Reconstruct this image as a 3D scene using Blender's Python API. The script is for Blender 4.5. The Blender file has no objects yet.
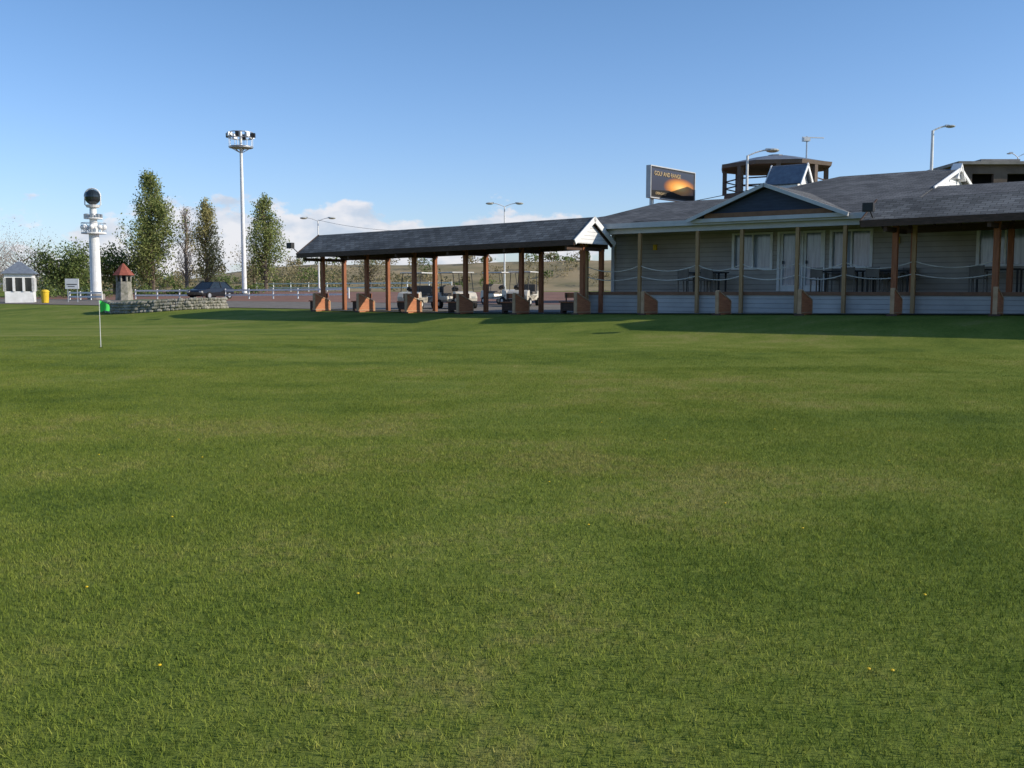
import bpy, math, random
import numpy as np
from mathutils import Vector, Matrix, noise as mnoise
random.seed(7); rng=np.random.default_rng(7)
sc=bpy.context.scene
sc.view_settings.view_transform='Standard'; sc.view_settings.look='None'; sc.view_settings.exposure=0
# ---------------------------------------------------------------- site frame
O=(2.69,38.4); ANG=math.atan2(-0.604,0.797)
E1=(math.cos(ANG),math.sin(ANG)); E2=(-math.sin(ANG),math.cos(ANG))
def lw(lx,ly): return (O[0]+E1[0]*lx+E2[0]*ly, O[1]+E1[1]*lx+E2[1]*ly)
def wl(X,Y):
    a,b=X-O[0],Y-O[1]; return (a*E1[0]+b*E1[1], a*E2[0]+b*E2[1])
def ss(t): t=max(0.,min(1.,t)); return t*t*(3-2*t)
def gz(X,Y):
    lx,ly=wl(X,Y)
    s=ss((ly+6.8)/6.4)
    z=.10*ss((ly+30)/24)+.58*s+.012*max(-5,min(15,lx))*s
    z+=.15*ss((ly-2)/12)+.65*ss((ly-16)/26)
    d=math.hypot(X,Y)
    if d<140:
        w=1-ss((ly+6)/6) if ly<0 else 0
        z+=w*(.04*math.sin(X*.21+1.3)*math.sin(Y*.17)+.035*math.sin(X*.09-Y*.13))
    return z
# ---------------------------------------------------------------- materials
def new_mat(name):
    m=bpy.data.materials.new(name); m.use_nodes=True
    nt=m.node_tree; b=nt.nodes['Principled BSDF']; return m,nt,b
def N(nt,t,**k):
    n=nt.nodes.new(t)
    for a,v in k.items(): setattr(n,a,v)
    return n
def mat(name,c,rough=.7,c2=None,scale=3.,bump=0.,metal=0.,spec=.3,detail=6.,stretch=(1,1,1),coord='Object'):
    m,nt,b=new_mat(name)
    b.inputs['Roughness'].default_value=rough; b.inputs['Metallic'].default_value=metal
    b.inputs['Specular IOR Level'].default_value=spec
    if c2 is None: c2=tuple(x*.72 for x in c)
    tc=N(nt,'ShaderNodeTexCoord'); mp=N(nt,'ShaderNodeMapping'); mp.inputs['Scale'].default_value=stretch
    nt.links.new(tc.outputs[coord],mp.inputs[0])
    no=N(nt,'ShaderNodeTexNoise'); no.inputs['Scale'].default_value=scale; no.inputs['Detail'].default_value=detail; no.inputs['Roughness'].default_value=.65
    nt.links.new(mp.outputs[0],no.inputs['Vector'])
    r=N(nt,'ShaderNodeValToRGB'); r.color_ramp.elements[0].position=.35; r.color_ramp.elements[1].position=.65
    r.color_ramp.elements[0].color=(*c2,1); r.color_ramp.elements[1].color=(*c,1)
    nt.links.new(no.outputs['Fac'],r.inputs[0]); nt.links.new(r.outputs[0],b.inputs['Base Color'])
    if bump:
        bp=N(nt,'ShaderNodeBump'); bp.inputs['Strength'].default_value=bump; bp.inputs['Distance'].default_value=.03
        nt.links.new(no.outputs['Fac'],bp.inputs['Height']); nt.links.new(bp.outputs[0],b.inputs['Normal'])
    return m
def siding(name,c,pitch=.18,c2=None):
    m,nt,b=new_mat(name); b.inputs['Roughness'].default_value=.55
    tc=N(nt,'ShaderNodeTexCoord'); sp=N(nt,'ShaderNodeSeparateXYZ'); nt.links.new(tc.outputs['Object'],sp.inputs[0])
    dv=N(nt,'ShaderNodeMath',operation='DIVIDE'); dv.inputs[1].default_value=pitch; nt.links.new(sp.outputs['Z'],dv.inputs[0])
    fr=N(nt,'ShaderNodeMath',operation='FRACT'); nt.links.new(dv.outputs[0],fr.inputs[0])
    no=N(nt,'ShaderNodeTexNoise'); no.inputs['Scale'].default_value=1.3; no.inputs['Detail'].default_value=8
    nt.links.new(tc.outputs['Object'],no.inputs['Vector'])
    r=N(nt,'ShaderNodeValToRGB'); e=r.color_ramp.elements
    e[0].position=0; e[0].color=(*(x*.45 for x in c),1); e[1].position=.16; e[1].color=(*c,1)
    nt.links.new(fr.outputs[0],r.inputs[0])
    mr=N(nt,'ShaderNodeMapRange'); mr.inputs['From Min'].default_value=.3; mr.inputs['From Max'].default_value=.7; mr.inputs['To Min'].default_value=.8; mr.inputs['To Max'].default_value=1.08
    nt.links.new(no.outputs['Fac'],mr.inputs[0])
    mx=N(nt,'ShaderNodeVectorMath',operation='SCALE'); nt.links.new(r.outputs[0],mx.inputs[0]); nt.links.new(mr.outputs[0],mx.inputs['Scale'])
    nt.links.new(mx.outputs[0],b.inputs['Base Color'])
    bp=N(nt,'ShaderNodeBump',invert=True); bp.inputs['Strength'].default_value=.8; bp.inputs['Distance'].default_value=.02
    nt.links.new(fr.outputs[0],bp.inputs['Height']); nt.links.new(bp.outputs[0],b.inputs['Normal'])
    return m
def shingle(name,c):
    m,nt,b=new_mat(name); b.inputs['Roughness'].default_value=.8; b.inputs['Specular IOR Level'].default_value=.25
    tc=N(nt,'ShaderNodeTexCoord'); mp=N(nt,'ShaderNodeMapping'); mp.inputs['Scale'].default_value=(1,1,1)
    nt.links.new(tc.outputs['Object'],mp.inputs[0])
    br=N(nt,'ShaderNodeTexBrick'); br.inputs['Scale'].default_value=1.0; br.inputs['Brick Width'].default_value=.3; br.inputs['Row Height'].default_value=.14
    br.inputs['Mortar Size'].default_value=.01; br.inputs['Bias'].default_value=0
    br.inputs['Color1'].default_value=(*(x*.72 for x in c),1); br.inputs['Color2'].default_value=(*(x*1.3 for x in c),1); br.inputs['Mortar'].default_value=(*(x*.35 for x in c),1)
    nt.links.new(mp.outputs[0],br.inputs['Vector'])
    no=N(nt,'ShaderNodeTexNoise'); no.inputs['Scale'].default_value=.8; no.inputs['Detail'].default_value=6; nt.links.new(tc.outputs['Object'],no.inputs['Vector'])
    mr=N(nt,'ShaderNodeMapRange'); mr.inputs['From Min'].default_value=.3; mr.inputs['From Max'].default_value=.7; mr.inputs['To Min'].default_value=.7; mr.inputs['To Max'].default_value=1.3
    nt.links.new(no.outputs['Fac'],mr.inputs[0])
    mx=N(nt,'ShaderNodeVectorMath',operation='SCALE'); nt.links.new(br.outputs['Color'],mx.inputs[0]); nt.links.new(mr.outputs[0],mx.inputs['Scale'])
    nt.links.new(mx.outputs[0],b.inputs['Base Color'])
    bp=N(nt,'ShaderNodeBump',invert=True); bp.inputs['Strength'].default_value=.7; bp.inputs['Distance'].default_value=.02
    nt.links.new(br.outputs['Fac'],bp.inputs['Height']); nt.links.new(bp.outputs[0],b.inputs['Normal'])
    return m
def lawn_color(nt,gain=1.0,det=2):
    g=N(nt,'ShaderNodeNewGeometry')
    def nz(scale,det,st=(1,1,0)):
        mp=N(nt,'ShaderNodeMapping'); mp.inputs['Scale'].default_value=st; mp.inputs['Rotation'].default_value=(0,0,.12)
        nt.links.new(g.outputs['Position'],mp.inputs[0])
        n=N(nt,'ShaderNodeTexNoise',noise_dimensions='2D'); n.inputs['Scale'].default_value=scale; n.inputs['Detail'].default_value=det; n.inputs['Roughness'].default_value=.6
        nt.links.new(mp.outputs[0],n.inputs['Vector']); return n
    a=nz(.2,2,(.4,1.5,0)); b=nz(.9,3); c=nz(9,det)
    s1=N(nt,'ShaderNodeMath',operation='MULTIPLY_ADD'); s1.inputs[1].default_value=.40; s1.inputs[2].default_value=0
    nt.links.new(a.outputs['Fac'],s1.inputs[0])
    s2=N(nt,'ShaderNodeMath',operation='MULTIPLY_ADD'); s2.inputs[1].default_value=.34; nt.links.new(b.outputs['Fac'],s2.inputs[0]); nt.links.new(s1.outputs[0],s2.inputs[2])
    s3=N(nt,'ShaderNodeMath',operation='MULTIPLY_ADD'); s3.inputs[1].default_value=.26; nt.links.new(c.outputs['Fac'],s3.inputs[0]); nt.links.new(s2.outputs[0],s3.inputs[2])
    r=N(nt,'ShaderNodeValToRGB'); el=r.color_ramp.elements
    el[0].position=.35; el[0].color=(.098*gain,.142*gain,.027*gain,1)
    el[1].position=.65; el[1].color=(.255*gain,.25*gain,.075*gain,1)
    e=el.new(.45); e.color=(.145*gain,.192*gain,.034*gain,1)
    e=el.new(.55); e.color=(.19*gain,.228*gain,.045*gain,1)
    nt.links.new(s3.outputs[0],r.inputs[0]); return r,g
def lawn_ground():
    m,nt,b=new_mat('lawn_turf'); b.inputs['Roughness'].default_value=.95; b.inputs['Specular IOR Level'].default_value=.05
    r,g=lawn_color(nt,.92,6)
    nt.links.new(r.outputs[0],b.inputs['Base Color'])
    n=N(nt,'ShaderNodeTexNoise'); n.inputs['Scale'].default_value=24; n.inputs['Detail'].default_value=6; n.inputs['Roughness'].default_value=.7; nt.links.new(g.outputs['Position'],n.inputs['Vector'])
    bp=N(nt,'ShaderNodeBump'); bp.inputs['Strength'].default_value=.6; bp.inputs['Distance'].default_value=.04
    nt.links.new(n.outputs['Fac'],bp.inputs['Height']); nt.links.new(bp.outputs[0],b.inputs['Normal']); return m
def leafy(name,gainc=None,c1=(.05,.09,.02),c2=(.1,.14,.035),trans=.35,lawn=False):
    m,nt,b=new_mat(name); nt.nodes.remove(b)
    out=nt.nodes['Material Output']
    d=N(nt,'ShaderNodeBsdfDiffuse'); t=N(nt,'ShaderNodeBsdfTranslucent'); mx=N(nt,'ShaderNodeMixShader'); mx.inputs[0].default_value=trans
    if lawn:
        r,g=lawn_color(nt,1.3)
        # blade normals leaned towards the sky, as rounded turf blades scatter light
        nm=N(nt,'ShaderNodeVectorMath',operation='ADD'); nm.inputs[1].default_value=(0,0,1.6); nt.links.new(g.outputs['Normal'],nm.inputs[0])
        nn=N(nt,'ShaderNodeVectorMath',operation='NORMALIZE'); nt.links.new(nm.outputs[0],nn.inputs[0]); nt.links.new(nn.outputs[0],d.inputs['Normal'])
    else:
        g=N(nt,'ShaderNodeNewGeometry'); r=None
    rr=N(nt,'ShaderNodeValToRGB'); e=rr.color_ramp.elements
    nt.links.new(g.outputs['Random Per Island'],rr.inputs[0])
    if lawn:
        e[0].color=(.62,.66,.58,1); e[1].color=(1.7,1.5,1.6,1)
        k=e.new(.9); k.color=(1.18,1.14,1.05,1)
        vm=N(nt,'ShaderNodeVectorMath',operation='MULTIPLY'); nt.links.new(rr.outputs[0],vm.inputs[0]); nt.links.new(r.outputs[0],vm.inputs[1]); src=vm.outputs[0]
    else:
        e[0].color=(*c1,1); e[1].color=(*c2,1); src=rr.outputs[0]
    nt.links.new(src,d.inputs[0]); nt.links.new(src,t.inputs[0])
    nt.links.new(d.outputs[0],mx.inputs[1]); nt.links.new(t.outputs[0],mx.inputs[2]); nt.links.new(mx.outputs[0],out.inputs[0])
    return m
M={}
M['turf']=lawn_ground(); M['blade']=leafy('grass_blade',lawn=True,trans=.25)
M['side']=siding('grey_siding',(.37,.335,.29)); M['skirt']=siding('skirt_siding',(.42,.41,.39),.16); M['wsiding']=siding('white_siding',(.75,.75,.75),.14)
M['roof']=shingle('roof_shingle',(.12,.12,.118)); M['roof2']=shingle('shelter_shingle',(.14,.138,.13))
M['white']=mat('white_paint',(.8,.8,.79),.5,(.66,.66,.64),2)
M['trim']=mat('pale_trim',(.5,.51,.52),.5,(.42,.43,.44),2)
M['post']=mat('stained_post_wood',(.36,.13,.055),.6,(.2,.07,.03),4,.2,stretch=(6,6,.6))
M['pine']=mat('pine_post_wood',(.42,.27,.13),.6,(.3,.18,.08),4,.2,stretch=(6,6,.6))
M['darkwood']=mat('dark_wood',(.09,.05,.035),.7,(.05,.03,.02),4,.2,stretch=(1,5,5))
M['board']=mat('divider_board',(.52,.21,.095),.6,(.36,.13,.06),3,.2,stretch=(1,.6,5))
M['boardedge']=mat('divider_edge',(.5,.33,.2),.6,(.36,.22,.12),4)
M['deck']=mat('deck_board',(.22,.15,.1),.7,(.14,.1,.07),3,.1,stretch=(1,6,1))
M['navy']=mat('navy_boards',(.035,.05,.085),.6,(.02,.03,.055),2,stretch=(1,1,9))
M['brown']=mat('brown_trim',(.22,.11,.06),.6)
M['glass']=mat('curtained_glass',(.36,.43,.52),.08,(.16,.2,.26),2.2,spec=.6,stretch=(5,1,.4))
M['dglass']=mat('dark_glass',(.02,.025,.03),.05,(.015,.02,.02),2,spec=.7)
M['void']=mat('dark_interior',(.02,.02,.02),.9)
M['metal']=mat('galvanised_metal',(.5,.51,.52),.4,(.4,.41,.42),5,metal=.6)
M['black']=mat('black_plastic',(.03,.03,.032),.5)
M['conc']=mat('concrete',(.3,.28,.26),.85,(.2,.19,.17),1.2,.2)
M['brownconc']=mat('brown_render',(.17,.13,.105),.85,(.11,.085,.07),.8,.2)
M['gravel']=mat('gravel_yard',(.22,.19,.16),.95,(.14,.12,.095),1.3,.4,coord='Object')
M['clay']=mat('red_clay',(.27,.14,.095),.95,(.19,.1,.07),.5,.3)
M['path']=mat('tee_paving',(.16,.16,.12),.9,(.09,.1,.06),2,.3)
M['scrub']=mat('scrub_hill',(.34,.26,.15),.95,(.17,.15,.075),.12,.3,detail=10)
M['mound']=mat('planter_mound',(.2,.2,.12),.95,(.1,.12,.05),1.2,.4,detail=8)
M['stone']=mat('rubble_stone',(.33,.31,.27),.9,(.15,.15,.11),3,.8)
M['redroof']=mat('red_roof',(.3,.09,.06),.7,(.2,.06,.04),5)
M['greyroof']=mat('grey_roof',(.17,.2,.24),.6,(.12,.14,.18),5)
M['cream']=mat('cream_bodywork',(.62,.58,.48),.3,(.55,.5,.42),2,spec=.5)
M['canopy']=mat('white_canopy',(.7,.69,.65),.45)
M['rubber']=mat('rubber',(.02,.02,.02),.85)
M['seat']=mat('seat_vinyl',(.16,.14,.12),.5)
M['carblack']=mat('black_car_paint',(.015,.016,.02),.2,(.012,.012,.015),2,spec=.6)
M['carred']=mat('tail_lamp_red',(.22,.03,.025),.25,(.18,.025,.02),2,spec=.6)
M['yellow']=mat('yellow_plastic',(.75,.5,.03),.5)
M['green']=mat('flag_green',(.06,.6,.1),.6,(.05,.5,.08),8)
M['stem']=mat('stem_green',(.08,.14,.03),.6)
M['rope']=mat('white_rope',(.7,.68,.62),.8)
M['bark']=mat('bark',(.17,.13,.1),.9,(.09,.07,.055),6,.5)
M['palebark']=mat('pale_bark',(.36,.31,.26),.9,(.22,.19,.16),6,.4)
M['poplar']=leafy('poplar_leaves',c1=(.13,.18,.06),c2=(.4,.42,.16),trans=.45)
M['poplar2']=leafy('young_poplar_leaves',c1=(.25,.24,.1),c2=(.52,.47,.22),trans=.45)
M['bush']=leafy('bush_leaves',c1=(.08,.12,.04),c2=(.24,.29,.1),trans=.4)
M['bud']=leafy('budding_twigs',c1=(.34,.27,.23),c2=(.6,.5,.46),trans=.4)
M['dry']=leafy('dry_scrub',c1=(.18,.16,.08),c2=(.4,.33,.2),trans=.4)
M['lampglass']=mat('lamp_glass',(.55,.55,.5),.2)
M['dand']=mat('dandelion_yellow',(.8,.55,.02),.6)
# ---------------------------------------------------------------- mesh builder
class MB:
    def __init__(s): s.v=[];s.f=[];s.m=[];s.mats=[]
    def mi(s,k):
        if k not in s.mats: s.mats.append(k)
        return s.mats.index(k)
    def add(s,vs,fs,k):
        o=len(s.v); s.v+= [tuple(p) for p in vs]; i=s.mi(k)
        for f in fs: s.f.append(tuple(a+o for a in f)); s.m.append(i)
    def box(s,x0,x1,y0,y1,z0,z1,k,rot=0,piv=None):
        vs=[(x0,y0,z0),(x1,y0,z0),(x1,y1,z0),(x0,y1,z0),(x0,y0,z1),(x1,y0,z1),(x1,y1,z1),(x0,y1,z1)]
        if rot:
            cx,cy=piv if piv else ((x0+x1)/2,(y0+y1)/2); c,sn=math.cos(rot),math.sin(rot)
            vs=[(cx+(a-cx)*c-(b-cy)*sn, cy+(a-cx)*sn+(b-cy)*c, z) for a,b,z in vs]
        s.add(vs,[(0,3,2,1),(4,5,6,7),(0,1,5,4),(1,2,6,5),(2,3,7,6),(3,0,4,7)],k)
    def cyl(s,p0,p1,r0,r1,k,n=12):
        p0=Vector(p0);p1=Vector(p1); d=(p1-p0).normalized()
        a=d.orthogonal().normalized(); b=d.cross(a); vs=[]
        for p,r in((p0,r0),(p1,r1)):
            for i in range(n):
                t=2*math.pi*i/n; vs.append(p+a*(r*math.cos(t))+b*(r*math.sin(t)))
        fs=[(i,(i+1)%n,n+(i+1)%n,n+i) for i in range(n)]+[tuple(range(n-1,-1,-1)),tuple(range(n,2*n))]
        s.add(vs,fs,k)
    def ring(s,c,r,th,k,n=20):
        for i in range(n):
            a=2*math.pi*i/n;b=2*math.pi*(i+1)/n
            s.cyl((c[0]+r*math.cos(a),c[1]+r*math.sin(a),c[2]),(c[0]+r*math.cos(b),c[1]+r*math.sin(b),c[2]),th,th,k,5)
    def sphere(s,c,r,k,sz=1,n=14,m=8):
        vs=[];fs=[]
        for j in range(m+1):
            p=math.pi*j/m
            for i in range(n):
                t=2*math.pi*i/n; vs.append((c[0]+r*math.sin(p)*math.cos(t),c[1]+r*math.sin(p)*math.sin(t),c[2]+r*sz*math.cos(p)))
        for j in range(m):
            for i in range(n): fs.append((j*n+i,(j+1)*n+i,(j+1)*n+(i+1)%n,j*n+(i+1)%n))
        s.add(vs,fs,k)
    def slab(s,quad,t,k):
        q=[Vector(p) for p in quad]; n=(q[1]-q[0]).cross(q[2]-q[0]).normalized()
        if n.z<0: n=-n
        lo=[p-n*t for p in q]; L=len(q)
        s.add(q+lo,[tuple(range(L)),tuple(range(2*L-1,L-1,-1))]+[(i,i+L,(i+1)%L+L,(i+1)%L) for i in range(L)],k)
    def prism_x(s,prof,x0,x1,k):
        L=len(prof); vs=[(x0,y,z) for y,z in prof]+[(x1,y,z) for y,z in prof]
        s.add(vs,[tuple(range(L)),tuple(range(2*L-1,L-1,-1))]+[(i,(i+1)%L,(i+1)%L+L,i+L) for i in range(L)],k)
    def build(s,name,parent=None,loc=(0,0,0),rz=0,bevel=0,smooth=False,zs=0):
        if zs: s.v=[(a,b,c+zs*a) for a,b,c in s.v]
        me=bpy.data.meshes.new(name); me.from_pydata(s.v,[],s.f)
        for k in s.mats: me.materials.append(M[k])
        me.polygons.foreach_set('material_index',s.m)
        import bmesh
        bm=bmesh.new(); bm.from_mesh(me); bmesh.ops.recalc_face_normals(bm,faces=bm.faces); bm.to_mesh(me); bm.free()
        if smooth: me.polygons.foreach_set('use_smooth',[True]*len(me.polygons))
        ob=bpy.data.objects.new(name,me); sc.collection.objects.link(ob)
        ob.location=loc; ob.rotation_euler=(0,0,rz)
        if parent: ob.parent=parent
        if bevel:
            b=ob.modifiers.new('bevel','BEVEL'); b.width=bevel; b.segments=2; b.limit_method='ANGLE'
        return ob
def empty(name,loc=(0,0,0),rz=0):
    e=bpy.data.objects.new(name,None); sc.collection.objects.link(e); e.location=loc; e.rotation_euler=(0,0,rz); return e
# ---------------------------------------------------------------- ground
def axis(a,b,step,far):
    c=list(np.arange(a,b+1e-6,step)); d=step; x=b; hi=[]
    while x<far: d*=1.35; x+=d; hi.append(x)
    d=step; x=a; lo=[]
    while x>-far: d*=1.35; x-=d; lo.append(x)
    return lo[::-1]+c+hi
def grid(name,xs,ys,zf,k,tf=None):
    vs=[];
    for y in ys:
        for x in xs:
            X,Y=tf(x,y) if tf else (x,y); vs.append((X,Y,zf(X,Y)))
    n=len(xs); fs=[(j*n+i,j*n+i+1,(j+1)*n+i+1,(j+1)*n+i) for j in range(len(ys)-1) for i in range(n-1)]
    me=bpy.data.meshes.new(name); me.from_pydata(vs,[],fs); me.materials.append(M[k])
    me.polygons.foreach_set('use_smooth',[True]*len(fs))
    ob=bpy.data.objects.new(name,me); sc.collection.objects.link(ob); return ob
grid('ground',axis(-60,60,.8,3000),axis(-12,110,.8,3000),gz,'turf')
def drape(name,a,b,c,d,off,k,st=1.):
    xs=list(np.linspace(a,b,max(2,int((b-a)/st)))); ys=list(np.linspace(c,d,max(2,int((d-c)/st))))
    return grid(name,xs,ys,lambda X,Y:gz(X,Y)+off,k,tf=lw)
drape('gravel_yard',-75,-1.2,2.2,13.5,.03,'gravel')
drape('clay_track',-85,5,13.6,40,.035,'clay')
drape('tee_walkway',-15.6,26,-.3,1.3,.03,'path',.5)
# grass blades (instanced turf tiles)
def turf_tile(name,size,n,h,w):
    P=rng.uniform(-size/2,size/2,(n,2)); a=rng.uniform(0,2*math.pi,n); hh=h*rng.uniform(.5,1.2,n); ww=w*rng.uniform(.7,1.3,n)
    la=rng.uniform(0,2*math.pi,n); ln=hh*rng.uniform(.1,1.2,n)
    dx,dy=np.cos(a)*ww/2,np.sin(a)*ww/2
    v=np.zeros((n,4,3)); v[:,0,0]=P[:,0]-dx; v[:,0,1]=P[:,1]-dy; v[:,1,0]=P[:,0]+dx; v[:,1,1]=P[:,1]+dy
    v[:,0,2]=v[:,1,2]=-.004
    v[:,2,0]=P[:,0]+np.cos(la)*ln+dx*.3; v[:,2,1]=P[:,1]+np.sin(la)*ln+dy*.3
    v[:,3,0]=P[:,0]+np.cos(la)*ln-dx*.3; v[:,3,1]=P[:,1]+np.sin(la)*ln-dy*.3
    v[:,2,2]=v[:,3,2]=hh
    me=bpy.data.meshes.new(name); me.vertices.add(4*n); me.vertices.foreach_set('co',v.reshape(-1))
    me.loops.add(4*n); me.polygons.add(n); me.loops.foreach_set('vertex_index',np.arange(4*n)); me.polygons.foreach_set('loop_start',np.arange(0,4*n,4))
    me.update(); me.validate(); me.materials.append(M['blade']); return me
ts=1.5
def lod(n,h): return [turf_tile('turf_blades',ts,n,h,.0045) for _ in range(3)]
T=[lod(11000,.023),lod(8000,.022),lod(5000,.0215),lod(2600,.021),lod(1100,.02)]
ge=empty('lawn_grass'); cnt=0
def put_tile(X,Y,me):
    global cnt
    z=gz(X,Y); nx=-(gz(X+.7,Y)-gz(X-.7,Y))/1.4; ny=-(gz(X,Y+.7)-gz(X,Y-.7))/1.4
    q=Vector((0,0,1)).rotation_difference(Vector((nx,ny,1)).normalized())
    ob=bpy.data.objects.new('turf_patch',me); sc.collection.objects.link(ob); ob.parent=ge
    ob.rotation_mode='QUATERNION'; ob.rotation_quaternion=q@Matrix.Rotation(random.choice([0,1,2,3])*math.pi/2,3,'Z').to_quaternion()
    ob.location=(X,Y,z); cnt+=1
Y=1.5
while Y<32:
    hw=.56*Y+2.5; k=int(hw/ts)+1
    for i in range(-k,k+1):
        X=i*ts; lx,ly=wl(X,Y)
        if ly>-1.2: continue
        yy=Y+random.uniform(-3,3)
        L=0 if yy<7.5 else 1 if yy<13.5 else 2 if yy<19 else 3 if yy<25 else 4
        put_tile(X,Y,random.choice(T[L]))
    Y+=ts
# dandelions
mb=MB()
for _ in range(20):
    Y=random.uniform(3.6,13); X=random.uniform(-.5,.45)*Y; z=gz(X,Y)
    mb.cyl((X,Y,z),(X+.004,Y,z+.025),.0015,.0015,'stem',5); mb.sphere((X+.004,Y,z+.027),.009,'dand',.5,8,4)
mb.build('dandelions')
# ---------------------------------------------------------------- clubhouse
club=empty('clubhouse',(O[0],O[1],0),ANG)
def wall_open(mb,x0,x1,y0,y1,z0,z1,ops,k):
    xs=sorted(set([x0,x1]+[o[0] for o in ops]+[o[1] for o in ops]))
    for a,b in zip(xs,xs[1:]):
        cut=sorted([(o[2],o[3]) for o in ops if o[0]<=a+1e-6 and o[1]>=b-1e-6]); z=z0
        for c,d in cut:
            if c>z: mb.box(a,b,y0,y1,z,c,k)
            z=d
        if z<z1: mb.box(a,b,y0,y1,z,z1,k)
ops=[(4.49,5.99,2.44,3.68),(6.31,7.12,1.56,3.68),(7.2,7.98,1.56,3.68),(8.28,9.68,2.44,3.68),(13.2,14.8,2.44,3.68),(17.,18.5,2.44,3.68)]
w=MB(); wall_open(w,-.9,24,3.7,3.9,.4,3.97,ops,'side')
w.box(-.9,-.7,3.9,8.3,.4,3.97,'side'); w.box(-.7,24,8.1,8.3,.4,3.97,'side'); w.box(23.8,24,3.9,8.1,.4,3.97,'side')
w.box(-.96,-.82,3.64,3.72,1.53,3.97,'trim')
w.build('walls',club)
g=MB(); f=MB()
for (a,b,c,d) in ops:
    g.box(a,b,3.80,3.83,c,d,'glass')
    t=.07
    f.box(a-t,b+t,3.655,3.82,d,d+t,'white'); f.box(a-t,a+.03,3.66,3.81,c,d,'white'); f.box(b-.03,b+t,3.66,3.81,c,d,'white')
    if c>2: f.box(a-t,b+t,3.64,3.82,c-t,c,'white'); f.box((a+b)/2-.03,(a+b)/2+.03,3.72,3.8,c,d,'white')
    else: f.box(a+.03,b-.03,3.74,3.8,c,c+.22,'white'); f.box(a+.03,a+.12,3.74,3.8,c+.22,d,'white'); f.box(b-.12,b-.03,3.74,3.8,c+.22,d,'white'); f.box(a+.12,a+.16,3.70,3.74,c+1,c+1.12,'black')
g.build('window_glass',club); f.build('window_and_door_frames',club)
d=MB(); d.box(-.95,25,1.33,3.7,1.44,1.52,'deck'); d.box(-.97,25,1.30,1.33,1.42,1.535,'brown')
d.box(-.9,25,1.36,1.40,.4,1.42,'skirt'); d.box(-.94,-.9,1.36,3.7,.4,1.42,'skirt')
d.build('deck',club)
p=MB()
for x in (-.6,1.8,4.21,5.94,7.98,9.61,11.84,14.3,16.8,19.2,21.6): p.box(x-.06,x+.06,1.16,1.28,.4,3.74,'pine')
p.box(-1.1,25,1.14,1.3,3.742,3.94,'trim')
p.build('porch_posts',club)
r=MB()
xs=[-.6,1.8,4.21,5.94,7.98,9.61,11.84,14.3]
for a,b in zip(xs,xs[1:]):
    for zb,sg in ((2.52,.22),(2.12,.16)):
        pr=None
        for i in range(11):
            t=i/10; x=a+(b-a)*t; z=zb-sg*4*t*(1-t); q=(x,1.22,z)
            if pr: r.cyl(pr,q,.016,.016,'rope',5)
            pr=q
r.build('rope_railing',club)
# roofs
SL=.28; EZ=4.1; EY=.9
R=MB()
ry=4.8; rz=EZ+SL*(ry-EY); by=2*ry-EY
R.slab([(-1.5,EY,EZ),(25,EY,EZ),(25,ry,rz),(.6,ry,rz)],.09,'roof')
R.slab([(.6,ry,rz),(25,ry,rz),(25,by,EZ),(-1.5,by,EZ)],.09,'roof')
R.slab([(-1.5,EY,EZ),(.6,ry,rz),(-1.5,by,EZ)],.09,'roof')
R.build('low_roof',club)
B=MB(); o=.015; Rz=6.1; Ry=8.0
B.slab([(1.5,EY+.3,EZ+SL*.3+o),(11.5,EY+.3,EZ+SL*.3+o),(11.5,Ry,Rz+o),(7,Ry,Rz+o)],.09,'roof')
B.slab([(7,Ry,Rz+o),(11.5,Ry,Rz+o),(11.5,15.1,EZ),(1.5,15.1,EZ)],.09,'roof')
B.slab([(1.5,EY+.3,EZ+SL*.3+o),(7,Ry,Rz+o),(1.5,15.1,EZ)],.09,'roof')
B.build('high_roof',club)
G=MB()
G.add([(11.3,4.6,5.1),(11.3,8,6.02),(11.3,11.5,5.1),(11.3,11.5,3.9),(11.3,4.6,3.9)],[(0,1,2,3,4)],'wsiding')
for s_ in(1,-1):
    a=Vector((11.51,8,6.16)); b=Vector((11.51,8-s_*3.6,6.16-3.6*SL)); G.slab([a,b,b+Vector((.05,0,0)),a+Vector((.05,0,0))],.13,'white')
G.box(1.9,11.2,8.4,14.6,.5,4,'side')
# small steep peaked gable standing on the end of the high roof
G.prism_x([(7.5,5.75),(8.5,5.75),(8.0,6.22)],11.2,11.44,'wsiding')
for s_ in(-1,1): G.slab([(11.25,8,6.3),(11.25,8+s_*.6,5.72),(11.58,8+s_*.6,5.72),(11.58,8,6.3)],.07,'white')
G.build('gable_ends',club)
F=MB(); F.box(-1.52,25,.85,.9,3.93,4.12,'trim'); F.box(-1.35,25,.96,3.69,3.941,3.975,'trim'); F.box(-1.55,-1.5,.9,8.7,3.93,4.12,'trim')
F.build('fascia_and_soffit',club)
# pediment
P=MB(); px=7.0; hwid=2.85; pz=5.22; ez=4.13
for s_ in(-1,1):
    P.slab([(px,.55,pz),(px+s_*hwid,.55,ez),(px+s_*hwid,1.4,ez),(px,4.9,pz)],.07,'roof')
    a=Vector((px,.50,pz+.02)); b=Vector((px+s_*(hwid+.08),.50,ez-.02)); P.slab([a,b,b+Vector((0,.045,0)),a+Vector((0,.045,0))],.12,'trim')
P.add([(px-hwid+.3,.8,4.12),(px+hwid-.3,.8,4.12),(px,.8,pz-.13)],[(0,1,2)],'navy')
P.box(px-2.3,px+2.3,.72,.79,4.14,4.3,'brown'); P.box(px-hwid,px+hwid,.70,.78,4.0,4.135,'trim')
P.build('entrance_pediment',club)
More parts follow.
